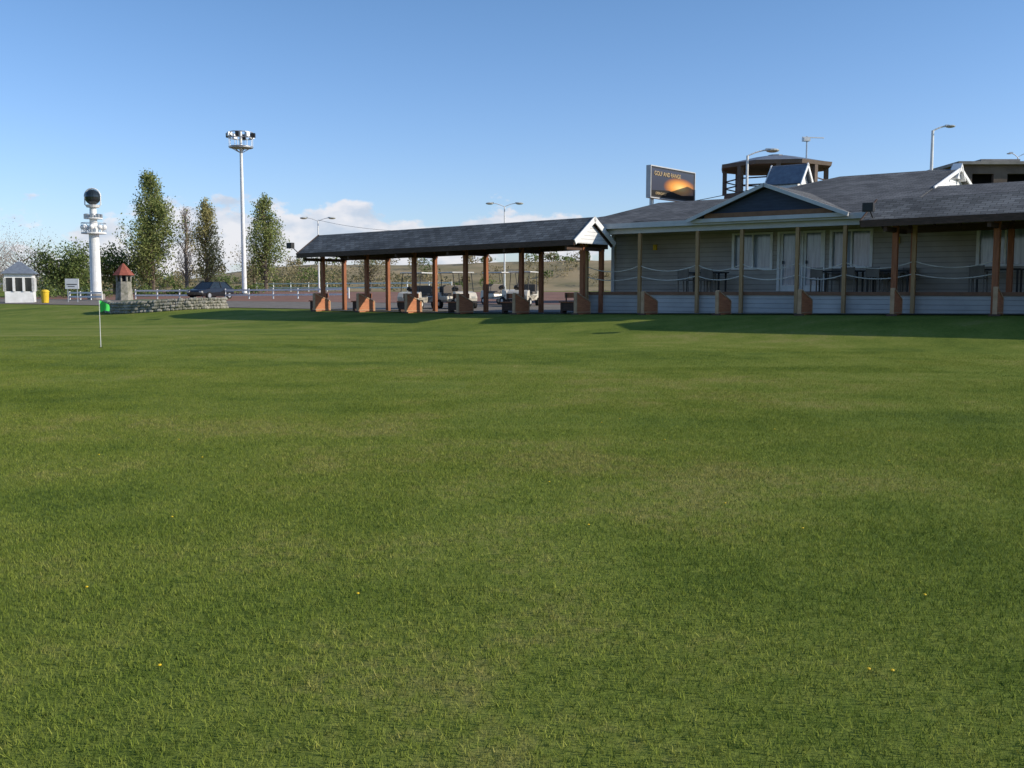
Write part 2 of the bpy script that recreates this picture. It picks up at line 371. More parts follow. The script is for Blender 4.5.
# dormer cupola
C=MB(); cx,cy=4.9,8.0; dz=-.35
C.box(cx-.6,cx+.6,cy-.6,cy+.6,5.0,6.2+dz,'white')
C.prism_x([(cy-.6,6.2+dz),(cy+.6,6.2+dz),(cy,7.0+dz)],cx-.6,cx+.6,'white')
for s_ in(-1,1):
    C.slab([(cx-.75,cy,7.08+dz),(cx-.75,cy+s_*.7,6.25+dz),(cx+.75,cy+s_*.7,6.25+dz),(cx+.75,cy,7.08+dz)],.06,'greyroof')
    for xx in (cx-.80,cx+.76):
        a=Vector((xx,cy,7.12+dz)); b=Vector((xx,cy+s_*.76,6.2+dz)); C.slab([a,b,b+Vector((.04,0,0)),a+Vector((.04,0,0))],.13,'white')
C.build('cupola',club)
L=MB()
for x in (1.1,10.6): L.box(x-.07,x+.07,3.6,3.69,3.2,3.42,'yellow'); 
L.build('wall_lamps',club)
# deck furniture
def table(x,y,k='black'):
    m=MB(); m.box(-.75,.75,-.4,.4,.7,.75,k)
    for a in(-.65,.65):
        for b in(-.3,.3): m.box(a-.03,a+.03,b-.03,b+.03,0,.7,k)
    X,Y=lw(x,y); m.build('patio_table',None,(X,Y,1.525),ANG,.008)
def chair(x,y,r,k='seat'):
    m=MB(); m.box(-.24,.24,-.22,.22,.42,.46,k)
    for a in(-.21,.21):
        for b in(-.2,.2): m.box(a-.02,a+.02,b-.02,b+.02,0,.42,k)
        m.box(a-.02,a+.02,.19,.23,.46,.85,k); m.box(a-.025,a+.025,-.2,.19,.64,.67,k); m.box(a-.02,a+.02,-.2,-.16,.46,.64,k)
    m.box(-.19,.19,.195,.225,.5,.84,k)
    X,Y=lw(x,y); m.build('patio_chair',None,(X,Y,1.525),ANG+r,.006)
table(3.9,2.6); table(9.0,2.7); table(10.7,2.6); table(14,2.7)
for x,y,rr in ((3.4,1.9,3.1),(4.3,1.95,3.3),(3.5,3.2,.1),(8.5,1.95,3.0),(9.5,2,3.3),(8.6,3.3,0),(10.4,1.9,3.1),(10.3,3.2,0),(11.1,3.3,.1),(13.6,2,3.1)): chair(x,y,rr)
# ---------------------------------------------------------------- shelters
def shelter(name,xa,xb,posts,yb,ey,eyb,ryy,ezz,rzz,zs,gable_r,gable_l):
    e=empty(name,(O[0],O[1],0),ANG)
    m=MB()
    for x in posts:
        for y in (0,yb):
            m.box(x-.08,x+.08,y-.08,y+.08,.4,ezz-.02+zs*x,'post')
    m.build('posts',e)
    m=MB()
    m.slab([(xa,ey,ezz),(xb,ey,ezz),(xb,ryy,rzz),(xa,ryy,rzz)],.07,'roof2'); m.slab([(xa,ryy,rzz),(xb,ryy,rzz),(xb,eyb,ezz),(xa,eyb,ezz)],.07,'roof2')
    m.build('roof',e,zs=zs)
    m=MB()
    m.box(xa+.2,xb-.2,-.08,.08,ezz-.06,ezz+.2,'darkwood'); m.box(xa+.2,xb-.2,yb-.08,yb+.08,ezz-.26,ezz-.02,'darkwood')
    m.box(xa,xb,ey-.03,ey,ezz-.2,ezz+.01,'darkwood')
    n=int((xb-xa)/.72)
    for i in range(n+1):
        x=xa+.1+(xb-xa-.2)*i/n
        m.slab([(x-.03,ey+.02,ezz-.09),(x+.03,ey+.02,ezz-.09),(x+.03,ryy,rzz-.09),(x-.03,ryy,rzz-.09)],.13,'darkwood')
        m.slab([(x-.03,eyb-.02,ezz-.09),(x+.03,eyb-.02,ezz-.09),(x+.03,ryy,rzz-.09),(x-.03,ryy,rzz-.09)],.13,'darkwood')
    for x in posts: m.box(x-.05,x+.05,ey+.1,eyb-.1,ezz-.34,ezz-.2,'darkwood')
    m.build('beams_and_rafters',e,zs=zs)
    m=MB()
    for flag,x,s_ in ((gable_r,xb,1),(gable_l,xa,-1)):
        if not flag: continue
        k='white' if flag==1 else 'darkwood'
        xi=x-s_*.12
        m.add([(xi,ey+.12,ezz-.1),(xi,eyb-.12,ezz-.1),(xi,ryy,rzz-.11)],[(0,1,2)],'wsiding' if flag==1 else 'darkwood')
        for yy in(ey-.04,eyb+.04):
            a=Vector((x,ryy,rzz+.03)); b=Vector((x,yy,ezz+.0)); dd=Vector((s_*.04,0,0)); m.slab([a,b,b+dd,a+dd],.2,k)
    if m.v: m.build('gable_trim',e,zs=zs)
    return e
tees=[-14.5+2.9*i for i in range(6)]
shelter('driving_range_shelter',-14.85,.45,tees,1.35,-1.25,1.6,.1,3.44,4.34,.012,1,2)
shelter('driving_range_shelter',10.9,26,[11.6,14.5,17.4,20.3,23.2],2.0,-1.2,1.1,.3,3.62,4.35,.008,0,2)
# tee dividers
for i in range(14):
    x=-14.5+2.9*i; X,Y=lw(x+.16,-.2); z=gz(X,Y)
    m=MB(); a_,b_=-.5,.42
    m.prism_x([(a_,0),(b_,0),(b_,.48),(a_,.82)],-.05,.05,'board')
    m.box(-.06,.06,a_-.055,a_,0,.85,'boardedge'); m.box(-.06,.06,b_,b_+.05,0,.5,'boardedge')
    m.slab([(-.07,a_,.87),(.07,a_,.87),(.07,b_,.53),(-.07,b_,.53)],.045,'boardedge')
    m.box(.052,.062,a_,b_,.1,.13,'boardedge')
    m.box(-.16,.16,a_-.09,a_-.06,0,.08,'darkwood')
    m.build('tee_divider',None,(X,Y,z-.03),ANG+random.uniform(-.05,.05))
    if i<6:
        X,Y=lw(x-.75,.35); z=gz(X,Y); m=MB()
        m.box(-.45,.45,-.2,.2,.42,.47,'post'); m.box(-.4,-.3,-.15,.15,0,.42,'darkwood'); m.box(.3,.4,-.15,.15,0,.42,'darkwood'); m.box(-.45,.45,.22,.26,.6,.8,'post'); m.box(-.4,-.34,.2,.22,.2,.8,'darkwood'); m.box(.34,.4,.2,.22,.2,.8,'darkwood')
        m.box(-.32,.32,-.14,-.12,.1,.42,'darkwood')
        m.build('bench',None,(X,Y,z+.02),ANG)
# floodlights on shelter corners
for x,zz in ((-15.05,3.5),(11.2,3.95)):
    m=MB(); m.box(-.16,.16,-.1,.1,0,.26,'black'); m.box(-.13,.13,-.115,-.1,.03,.23,'black'); m.cyl((0,.05,.1),(0,.4,-.15),.02,.02,'black',6)
    X,Y=lw(x,-1.45); m.build('floodlight',None,(X,Y,zz),ANG)
# ---------------------------------------------------------------- golf carts
def cart(X,Y,r):
    e=empty('golf_cart',(X,Y,gz(X,Y)+.03),r)
    m=MB()
    m.prism_x([(-1.15,.3),(-1.2,.55),(-1.05,.78),(-.72,.85),(-.66,.36),(-.1,.34),(0,.62),(.75,.62),(.85,.8),(1.15,.78),(1.2,.32)],-.56,.56,'cream')
    m.build('body',e,bevel=.04)
    m=MB(); m.box(-.52,.52,-.05,.45,.63,.76,'seat'); m.box(-.52,.52,.45,.56,.7,1.15,'seat'); m.box(-.45,.45,.7,1.12,.79,1.1,'black'); m.build('seats_and_bags',e,bevel=.03)
    m=MB(); m.box(-.6,.6,-.75,.95,1.74,1.80,'canopy')
    m.build('canopy',e,bevel=.025)
    m=MB()
    for a in(-.5,.5):
        m.cyl((a,-.85,.82),(a,-.62,1.74),.02,.02,'black',6); m.cyl((a,.62,.62),(a,.8,1.74),.02,.02,'black',6)
    m.cyl((-.25,-.7,.8),(-.25,-.35,1.0),.015,.015,'black',6); m.cyl((-.25,-.36,.92),(-.25,-.3,1.0),.17,.17,'black',12)
    m.box(-.45,-.25,-1.2,-1.17,.5,.6,'lampglass'); m.box(.25,.45,-1.2,-1.17,.5,.6,'lampglass'); m.box(-.5,.5,-1.24,-1.15,.28,.38,'black')
    m.build('frame_and_steering',e)
    m=MB()
    for a in(-.55,.55):
        for b in(-.82,.8): m.cyl((a-.08,b,.22),(a+.08,b,.22),.22,.22,'rubber',16); m.cyl((a-.09,b,.22),(a+.09,b,.22),.1,.1,'canopy',10)
    m.build('wheels',e)
cart(-4.75,50.5,-.35); cart(-2.75,50.0,.5); cart(.6,52.6,-.3); cart(-.6,56,.7)
# cars
def car(name,X,Y,r,k):
    e=empty(name,(X,Y,gz(X,Y)+.04),r)
    m=MB(); secs=[(-2.1,.35,.62,.72),(-1.95,.25,.74,.8),(-1.1,.22,.9,.86),(0,.22,.93,.88),(1.2,.22,.95,.88),(1.95,.26,.9,.82),(2.12,.4,.8,.74)]
    vs=[]
    for x,a,b,h in secs: vs+=[(x,-h,a),(x,-h-.02,(a+b)/2),(x,-h+.06,b),(x,h-.06,b),(x,h+.02,(a+b)/2),(x,h,a)]
    fs=[(6*j+i,6*j+(i+1)%6,6*j+6+(i+1)%6,6*j+6+i) for j in range(len(secs)-1) for i in range(6)]+[tuple(range(6)),tuple(range(36,42))]
    m.add(vs,fs,k)
    m.build('body',e,bevel=.03)
    m=MB()
    vs=[(-1.15,-.78,.9),(1.8,-.78,.93),(1.8,.78,.93),(-1.15,.78,.9),(-.4,-.6,1.42),(1.15,-.6,1.42),(1.15,.6,1.42),(-.4,.6,1.42)]
    m.add(vs,[(0,1,5,4),(1,2,6,5),(2,3,7,6),(3,0,4,7)],'dglass'); m.build('windows',e)
    m=MB(); m.slab([(-.42,-.62,1.46),(1.18,-.62,1.46),(1.18,.62,1.46),(-.42,.62,1.46)],.05,k)
    for s_ in(-1,1):
        for a,b in(((-1.15,.79,.9),(-.4,.61,1.43)),((.4,.8,.92),(.4,.61,1.43)),((1.8,.79,.92),(1.15,.61,1.43))): m.cyl((a[0],s_*a[1],a[2]),(b[0],s_*b[1],b[2]),.04,.04,k,6)
        m.box(-2.12,-2.02,s_*.62-.14,s_*.62+.14,.55,.68,'lampglass'); m.box(2.06,2.14,s_*.6-.12,s_*.6+.12,.6,.75,'carred')
    m.build('roof_and_pillars',e)
    m=MB()
    for a in(-1.3,1.3):
        for s_ in(-1,1): m.cyl((a,s_*.7,.31),(a,s_*.9,.31),.32,.32,'rubber',18); m.cyl((a,s_*.89,.31),(a,s_*.915,.31),.19,.19,'metal',12)
    m.build('wheels',e)
car('parked_car',-25.2,84,1.2,'carblack')
# ---------------------------------------------------------------- lights and masts
def street_lamp(X,Y,zt,arms,r=.07):
    z0=gz(X,Y); m=MB(); m.cyl((X,Y,z0),(X,Y,zt-.3),r*1.3,r*.75,'white',10); m.cyl((X,Y,z0),(X,Y,z0+.5),r*2,r*2,'metal',10)
    for dx in arms:
        pr=(X,Y,zt-.32)
        for i in range(1,6):
            t=i/5; q=(X+dx*t*.8,Y,zt-.32+.32*math.sin(t*math.pi/2)); m.cyl(pr,q,r*.5,r*.45,'white',6); pr=q
        m.sphere((X+dx,Y,zt-.02),abs(dx)*.27,'lampglass',.3,12,6); m.box(X+dx*.8-.12,X+dx*.8+.12,Y-.1,Y+.1,zt-.03,zt+.09,'metal')
    m.build('street_lamp')
street_lamp(28.9,70,12.8,[1.2],.12); street_lamp(13.2,57,9.4,[1.4],.09); street_lamp(39.8,80,12.3,[-.7,.9]); street_lamp(-.7,95,9.7,[-1.4,1.4]); street_lamp(-19.2,100,8.7,[-1.4,1.4])
def mast():
    X,Y=-25.3,95; z0=gz(X,Y); e=empty('floodlight_mast',(X,Y,0)); m=MB()
    m.cyl((0,0,z0-.1),(0,0,16.3),.24,.12,'white',16); m.cyl((0,0,z0),(0,0,z0+.25),.45,.45,'conc',16)
    m.build('pole',e,smooth=False)
    m=MB()
    for z in(14.9,15.7,16.2): m.ring((0,0,z),1.1,.045,'metal')
    m.cyl((0,0,14.8),(0,0,14.86),1.1,1.1,'metal',20)
    for i in range(8):
        a=i*math.pi/4; c,s_=math.cos(a),math.sin(a); m.cyl((1.1*c,1.1*s_,14.85),(1.1*c,1.1*s_,16.2),.03,.03,'metal',6); m.cyl((0,0,14.3),(1.0*c,1.0*s_,14.85),.03,.03,'metal',5)
        m.box(1.15*c-.2,1.15*c+.2,1.15*s_-.15,1.15*s_+.15,15.75,16.15,'metal' if i%2 else 'black',rot=a)
    m.build('platform_and_floodlights',e)
mast()
def beacon():
    X,Y=-35.2,85; z0=gz(X,Y); e=empty('beacon_tower',(X,Y,0)); m=MB()
    m.cyl((0,0,z0-.1),(0,0,6.3),.46,.40,'white',20); m.cyl((0,0,z0),(0,0,z0+.5),.7,.7,'conc',16); m.cyl((0,0,6.3),(0,0,6.42),1.0,1.0,'white',20)
    m.cyl((0,0,6.42),(0,0,8.6),.34,.26,'white',16); m.cyl((0,0,7.55),(0,0,7.63),.75,.75,'white',18)
    for i in range(8):
        a=i*math.pi/4+.2; c,s_=math.cos(a),math.sin(a); m.sphere((.85*c,.85*s_,6.85),.22,'white',1,10,6); m.cyl((.6*c,.6*s_,6.4),(.85*c,.85*s_,6.75),.04,.04,'metal',6)
        m.cyl((.98*c,.98*s_,6.4),(.98*c,.98*s_,7.2),.02,.02,'metal',5)
        m.box(.6*c-.12,.6*c+.12,.6*s_-.12,.6*s_+.12,7.65,7.95,'metal')
    m.ring((0,0,7.2),.98,.025,'metal')
    m.build('column',e)
    m=MB(); m.cyl((0,0,8.5),(0,0,8.7),.5,.62,'white',16); m.sphere((0,0,9.35),.62,'dglass',1.05,18,12); m.cyl((-.66,0,8.7),(-.66,0,9.6),.05,.05,'white',6); m.cyl((.66,0,8.7),(.66,0,9.6),.05,.05,'white',6)
    for i in range(10):
        a=math.pi*i/10;b=math.pi*(i+1)/10
        m.cyl((.68*math.cos(a),0,9.4+.68*math.sin(a)),(.68*math.cos(b),0,9.4+.68*math.sin(b)),.06,.06,'white',6)
    m.build('beacon_head',e)
beacon()
# ---------------------------------------------------------------- left-side small structures
def kiosk():
    X,Y=-36.7,75; z=gz(X,Y)+.1; e=empty('white_kiosk',(X,Y,z),.35); m=MB(); s=.95
    m.box(-s,s,-s,s,-.1,.75,'white'); m.box(-s,s,-s,s,1.75,2.05,'white')
    for a in(-s,-.33,.33,s):
        for b in(-s,s): m.box(a-.08,a+.08,b-.08,b+.08,.75,1.75,'white'); m.box(b-.08,b+.08,a-.08,a+.08,.752,1.748,'white')
    m.build('walls',e); m=MB(); m.box(-s+.1,s-.1,-s+.1,s-.1,.74,1.76,'dglass'); m.build('windows',e)
    m=MB(); t=s+.25; m.add([(-t,-t,2.05),(t,-t,2.05),(t,t,2.05),(-t,t,2.05),(-.12,-.12,2.95),(.12,-.12,2.95),(.12,.12,2.95),(-.12,.12,2.95)],[(3,2,1,0),(0,1,5,4),(1,2,6,5),(2,3,7,6),(3,0,4,7),(4,5,6,7)],'greyroof'); m.cyl((0,0,2.95),(0,0,3.3),.05,.01,'metal',6)
    m.build('roof',e)
kiosk()
def turret():
    X,Y=-30.9,80; z=gz(X,Y); e=empty('stone_turret',(X,Y,z)); m=MB(); m.cyl((0,0,0),(0,0,1.5),.72,.6,'stone',8)
    for i in range(8): a=i*math.pi/4; m.cyl((.55*math.cos(a),.55*math.sin(a),1.5),(.55*math.cos(a),.55*math.sin(a),2.0),.09,.09,'stone',6)
    m.cyl((0,0,1.5),(0,0,2.0),.4,.4,'void',8); m.build('body',e)
    m=MB(); m.cyl((0,0,2.0),(0,0,2.95),.9,.06,'redroof',8); m.build('roof',e)
turret()
X,Y=-33.5,72; z=gz(X,Y); m=MB(); m.cyl((0,0,.05),(0,0,.8),.24,.28,'yellow',14); m.cyl((0,0,.8),(0,0,.88),.31,.31,'yellow',14); m.sphere((0,0,.88),.28,'yellow',.4); m.cyl((0,0,0),(0,0,.06),.2,.2,'black',12); m.build('yellow_litter_bin',None,(X,Y,z))
X,Y=-32.4,74; z=gz(X,Y); m=MB(); m.box(-.5,.5,-.03,.03,1.0,1.75,'white'); m.cyl((-.35,.05,0),(-.35,.05,1.7),.035,.035,'metal',8); m.cyl((.35,.05,0),(.35,.05,1.7),.035,.035,'metal',8); m.box(-.38,.38,-.036,-.03,1.3,1.36,'black');m.box(-.3,.2,-.036,-.03,1.15,1.2,'black'); m.build('notice_sign',None,(X,Y,z))
def rail_fence(x0,y0,x1,y1,h=.85,sp=2.2):
    m=MB(); L=math.hypot(x1-x0,y1-y0); n=int(L/sp); pr=None
    for i in range(n+1):
        t=i/n; X=x0+(x1-x0)*t; Y=y0+(y1-y0)*t; z=gz(X,Y); m.cyl((X,Y,z),(X,Y,z+h+.03),.06,.06,'white',8)
        q=Vector((X,Y,z))
        if pr is not None:
            for hh in(h*.5,h*.97): m.slab([pr+Vector((0,-.03,hh)),q+Vector((0,-.03,hh)),q+Vector((0,.03,hh)),pr+Vector((0,.03,hh))],.14,'white')
        pr=q
    m.build('white_rail_fence')
rail_fence(-33,88,-13,80); rail_fence(-37,84,-33.5,82,.7,1.2); rail_fence(-30,118,-6,100,1.0,3)
# stone edged planter mound
m=MB(); cx,cy=-18.4,53.6
for i in range(80):
    a=-math.pi*.99+math.pi*.98*i/79
    for lay in range(4):
        X=cx+3.1*math.cos(a)+random.uniform(-.05,.05); Y=cy+2.3*math.sin(a)+random.uniform(-.05,.05); z=gz(X,Y)
        m.sphere((X,Y,z+.06+lay*.15),random.uniform(.11,.18),'stone',random.uniform(.5,.75),7,5)
m.build('stone_retaining_wall')
m=MB()
vs=[(cx,cy,gz(cx,cy)+.5)];nn=28
for rr,h in((.35,.48),(.75,.46),(1.,.42)):
    for i in range(nn):
        a=2*math.pi*i/nn; X=cx+3.0*rr*math.cos(a); Y=cy+2.2*rr*math.sin(a); vs.append((X,Y,gz(X,Y)+h+random.uniform(-.04,.04)))
fs=[(0,1+i,1+(i+1)%nn) for i in range(nn)]
for j in range(2): fs+=[(1+j*nn+i,1+(j+1)*nn+i,1+(j+1)*nn+(i+1)%nn,1+j*nn+(i+1)%nn) for i in range(nn)]
m.add(vs,fs,'mound'); m.build('planter_mound',smooth=True)
# golf flag
X,Y=-10.7,26; z=gz(X,Y); e=empty('golf_flag',(X,Y,z)); m=MB(); m.cyl((0,0,-.02),(0,0,1.22),.012,.009,'canopy',8); m.cyl((0,0,.0),(0,0,.01),.054,.054,'void',14); m.build('pin',e)
m=MB(); vs=[];nx=8
for i in range(nx+1):
    t=i/nx; x=.008+.24*t; y=.035*math.sin(t*7); h=.3*(1-.45*t); zt=1.21-.11*t*t
    vs+=[(x,y,zt),(x+.01,y+.01,zt-h/2),(x,y,zt-h)]
m.add(vs,[(3*i+j,3*i+3+j,3*i+4+j,3*i+1+j) for i in range(nx) for j in range(2)],'green'); m.build('flag',e,smooth=True)
# ---------------------------------------------------------------- billboard
def billboard():
    x0,y0,x1,y1=8.1,60,11.4,64; W=math.hypot(x1-x0,y1-y0); a=math.atan2(y1-y0,x1-x0)
    e=empty('billboard',(x0,y0,0),a); m=MB(); zb,zt=7.1,8.9
    m.box(0,W,-.12,.12,zb,zt,'black'); m.box(-.06,0,-.16,.16,zb-.05,zt+.05,'trim'); m.box(W,W+.06,-.16,.16,zb-.05,zt+.05,'trim'); m.box(0,W,-.16,.16,zt,zt+.06,'trim'); m.box(0,W,-.16,.16,zb-.06,zb,'trim')
    m.build('panel_and_frame',e)
    mm,nt,b=new_mat('sunset_poster'); b.inputs['Roughness'].default_value=.4
    tc=N(nt,'ShaderNodeTexCoord'); mp=N(nt,'ShaderNodeMapping'); nt.links.new(tc.outputs['Object'],mp.inputs[0])
    mp.inputs['Location'].default_value=(-W*.66/2.0,0,-(zb+.75)/.62); mp.inputs['Scale'].default_value=(1/2.0,0,1/.62)
    gr=N(nt,'ShaderNodeTexGradient',gradient_type='SPHERICAL'); nt.links.new(mp.outputs[0],gr.inputs[0])
    rp=N(nt,'ShaderNodeValToRGB'); el=rp.color_ramp.elements; el[0].color=(.03,.035,.06,1); el[1].color=(.9,.65,.2,1); k=el.new(.15); k.color=(.25,.09,.03,1); k=el.new(.5); k.color=(.75,.3,.04,1)
    nt.links.new(gr.outputs[0],rp.inputs[0]); nt.links.new(rp.outputs[0],b.inputs['Base Color']); M['poster']=mm
    m=MB(); m.add([(.1,-.125,zb+.1),(W-.1,-.125,zb+.1),(W-.1,-.125,zt-.1),(.1,-.125,zt-.1)],[(0,1,2,3)],'poster')
    m.add([(.1,-.13,zb+.1),(W-.1,-.13,zb+.1),(W-.1,-.13,zb+.4),(W*.7,-.13,zb+.3),(W*.4,-.13,zb+.5),(.1,-.13,zb+.4)],[(0,1,2,3,4,5)],'void')
    m.build('poster',e)
    M['lett']=mat('yellow_lettering',(.6,.45,.25),.5)
    for txt,zz,sz,xx in (('GOLF AND RANGE',zt-.5,.36,.35),('OPEN DAILY',zb+.18,.22,.5)):
        c=bpy.data.curves.new('lettering','FONT'); c.body=txt; c.size=sz; c.extrude=.01; c.materials.append(M['lett']); o=bpy.data.objects.new('lettering',c); sc.collection.objects.link(o); o.parent=e; o.location=(xx,-.15,zz); o.rotation_euler=(math.pi/2,0,0)
    m=MB()
    for x in(.8,W-.8): m.cyl((x,.3,.5),(x,.3,zt-.2),.13,.13,'metal',10); m.box(x-.05,x+.05,.1,.3,zb+.2,zb+.3,'metal')
    m.build('legs',e)
billboard()
# ---------------------------------------------------------------- lookout tower & building behind
def lookout():
    X,Y=15.8,61; e=empty('lookout_tower',(X,Y,0),.2); m=MB(); n=8
    m.cyl((0,0,6.9),(0,0,7.3),3.2,3.2,'brownconc',n)
    for i in range(n):
        a=math.pi/n+i*2*math.pi/n; c,s_=math.cos(a),math.sin(a); m.box(2.95*c-.13,2.95*c+.13,2.95*s_-.13,2.95*s_+.13,7.3,8.8,'brownconc',rot=a)
        m.box(2.5*c-.2,2.5*c+.2,2.5*s_-.2,2.5*s_+.2,.5,6.9,'brownconc',rot=a)
        b=a+2*math.pi/n
        for z in(7.7,8.1): m.cyl((2.95*c,2.95*s_,z),(2.95*math.cos(b),2.95*math.sin(b),z),.04,.04,'darkwood',6)
    m.cyl((0,0,.5),(0,0,8.7),.5,.5,'brownconc',10)
    m.build('frame',e)
    m=MB(); m.cyl((0,0,8.8),(0,0,9.02),3.35,3.4,'brownconc',n); m.cyl((0,0,9.02),(0,0,9.5),3.3,1.2,'greyroof',n); m.cyl((0,0,9.5),(0,0,9.65),.5,.45,'conc',8); m.build('roof',e)
    m=MB(); m.cyl((1.6,-.8,9.2),(1.6,-.8,10.7),.05,.04,'metal',6); m.box(1.3,2.7,-.83,-.77,10.6,10.66,'metal'); m.box(1.35,1.75,-.95,-.65,10.4,10.6,'metal'); m.build('antenna',e)
lookout()
def bldg():
    e=empty('unfinished_concrete_building',(0,0,0)); m=MB()
    ops=[]
    x=34.0
    while x<56:
        for z in(3,6.2,9.0): ops.append((x,x+1.6,z,z+1.15))
        x+=2.6
    wall_open(m,33.2,57,75,75.35,.8,10.8,ops,'brownconc')
    m.box(33.2,33.55,75.35,86,.8,10.8,'brownconc'); m.box(56.6,57,75.35,86,.8,10.8,'brownconc'); m.box(33.6,56.6,85.6,86,.8,10.8,'brownconc')
    m.box(32.8,57.4,74.6,86.4,10.8,11.02,'conc')
    for z in(4.8,7.9): m.box(33.0,57.2,74.9,86,z,z+.25,'conc')
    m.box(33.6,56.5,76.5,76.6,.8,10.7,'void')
    m.box(36,39,78,81,11.02,11.6,'conc')
    m.build('shell',e)
bldg()
# cable
m=MB(); pr=None
A=Vector((*lw(5,8.2),6.1)); Bp=Vector((-19.2,100,8.5))
for i in range(25):
    t=i/24; q=A.lerp(Bp,t); q.z-=1.6*4*t*(1-t)
    if pr: m.cyl(pr,q,.018,.018,'black',4)
    pr=q
m.build('overhead_cable')
# ---------------------------------------------------------------- hill
def hz(X,Y):
    z=gz(X,Y); t=max(0,1-abs(Y-175)/45)
    env=ss((X+75)/45)*ss((130-X)/60)
    return z-.4+ss(t)*env*(5.0+1.2*mnoise.noise(Vector((X*.03,Y*.03,0)))+.5*mnoise.noise(Vector((X*.13,Y*.13,3))))
grid('hill',list(np.linspace(-90,150,90)),list(np.linspace(128,225,36)),hz,'scrub')
def hz2(X,Y):
    t=max(0,1-abs(Y-900)/250); return -1+ss(t)*(14+7*mnoise.noise(Vector((X*.003,5,0)))+2*mnoise.noise(Vector((X*.02,2,0))))
M['farhill']=mat('far_hill',(.2,.22,.2),.95,(.14,.17,.15),.01,detail=8)
grid('hill',list(np.linspace(-1200,1200,120)),list(np.linspace(640,1160,14)),hz2,'farhill')
# ---------------------------------------------------------------- vegetation
def leaf_mesh(name,C,s,k,parent=None):
    n=len(C); a=rng.normal(size=(n,3)); a/=np.linalg.norm(a,axis=1)[:,None]; b=rng.normal(size=(n,3)); b-=a*(a*b).sum(1)[:,None]; b/=np.linalg.norm(b,axis=1)[:,None]
    S=(s*rng.uniform(.5,1.3,n))[:,None]
    v=np.stack([C-a*S,C-b*S*.6,C+a*S,C+b*S*.6],1).reshape(-1)
    me=bpy.data.meshes.new(name); me.vertices.add(4*n); me.vertices.foreach_set('co',v); me.loops.add(4*n); me.polygons.add(n)
    me.loops.foreach_set('vertex_index',np.arange(4*n)); me.polygons.foreach_set('loop_start',np.arange(0,4*n,4)); me.update(); me.validate(); me.materials.append(M[k])
    ob=bpy.data.objects.new(name,me); sc.collection.objects.link(ob)
    if parent: ob.parent=parent
    return ob
def tree(name,X,Y,h,rad,leaf,bark,nleaf,kind='col',ls=.16,trunk=.22):
    z=gz(X,Y); e=empty(name,(X,Y,z)); m=MB(); 
    pr=Vector((0,0,-.1)); top=.9*h if kind=='col' else .6*h
    for i in range(1,9):
        t=i/8; q=Vector((random.uniform(-.12,.12)*t*2,random.uniform(-.12,.12)*t*2,top*t)); m.cyl(pr,q,trunk*(1-.85*(i-1)/8),trunk*(1-.85*i/8),bark,7); pr=q
    cl=[]
    nb=80 if kind=='col' else 34
    for i in range(nb):
        t=(i+random.random())/nb*.9+.06 if kind=='col' else random.uniform(.35,1)
        base=Vector((0,0,top*t)); a=random.uniform(0,2*math.pi)
        if kind=='col':
            prof=min(1,.6+t/.35)*max(.05,(1-t))**.6; L=rad*prof*random.uniform(.4,1.0); rise=random.uniform(.9,1.5)*L+.3
        else:
            L=rad*random.uniform(.45,1.05)*math.sqrt(max(.15,1-(t-.65)**2*3)); rise=L*random.uniform(.1,.9)
        tip=base+Vector((math.cos(a)*L,math.sin(a)*L,rise))
        if tip.z>h: tip.z=h-random.uniform(0,.5)
        mid=base.lerp(tip,.5)+Vector((0,0,-.08*L)); m.cyl(base,mid,trunk*.22,trunk*.14,bark,5); m.cyl(mid,tip,trunk*.14,trunk*.05,bark,5)
        g=.14 if kind=='col' else .26
        for _ in range(3):
            tw=tip+Vector((random.gauss(0,.22)*L,random.gauss(0,.22)*L,random.uniform(0,.5)*L)); m.cyl(mid.lerp(tip,random.random()),tw,trunk*.08,trunk*.03,bark,4); cl.append((tw,g*L+.12))
        cl.append((tip,g*L+.14)); cl.append((mid,g*1.3*L+.14))
    m.build('trunk_and_limbs',e)
    w=np.array([c[1]**1.3*random.uniform(.3,1.5) for c in cl]); w/=w.sum(); idx=rng.choice(len(cl),nleaf,p=w)
    C=np.array([tuple(cl[i][0]) for i in idx]); Sg=np.array([cl[i][1] for i in idx])[:,None]
    g_=np.clip(rng.normal(size=(nleaf,3)),-1.7,1.7)*Sg; g_[:,2]*=(1.8 if kind=='col' else .9)
    C=C+g_; C[:,2]=np.maximum(C[:,2],.4)
    leaf_mesh('foliage',C,ls,leaf,e)
tree('poplar_tree',-38.9,109,13.6,3.1,'poplar','bark',13000,ls=.125)
tree('poplar_tree',-40.1,111,8.6,1.9,'poplar','bark',4000,ls=.12)
tree('poplar_tree',-36.2,112,10.2,1.4,'bud','palebark',2000,ls=.08)
tree('poplar_tree',-33.4,110,10.6,1.85,'poplar2','bark',7500,ls=.11)
tree('poplar_tree',-26.7,109,10.8,2.2,'poplar','bark',8500,ls=.115)
tree('leafy_tree',-46.5,104,5.2,2.4,'bush','bark',7000,'round',ls=.13)
tree('leafy_tree',-43.5,110,5.2,2.2,'bush','bark',5000,'round',ls=.13)
tree('bare_tree',-50.5,104,6.6,3.2,'bud','palebark',3200,'round',ls=.06)
tree('bare_tree',-55,106,7.0,3.2,'bud','palebark',3200,'round',ls=.06)
tree('bare_tree',-30.3,118,5.6,1.9,'dry','bark',1500,'round',ls=.1)
tree('bare_tree',-19,135,5.5,2.0,'dry','bark',1400,'round',ls=.1)
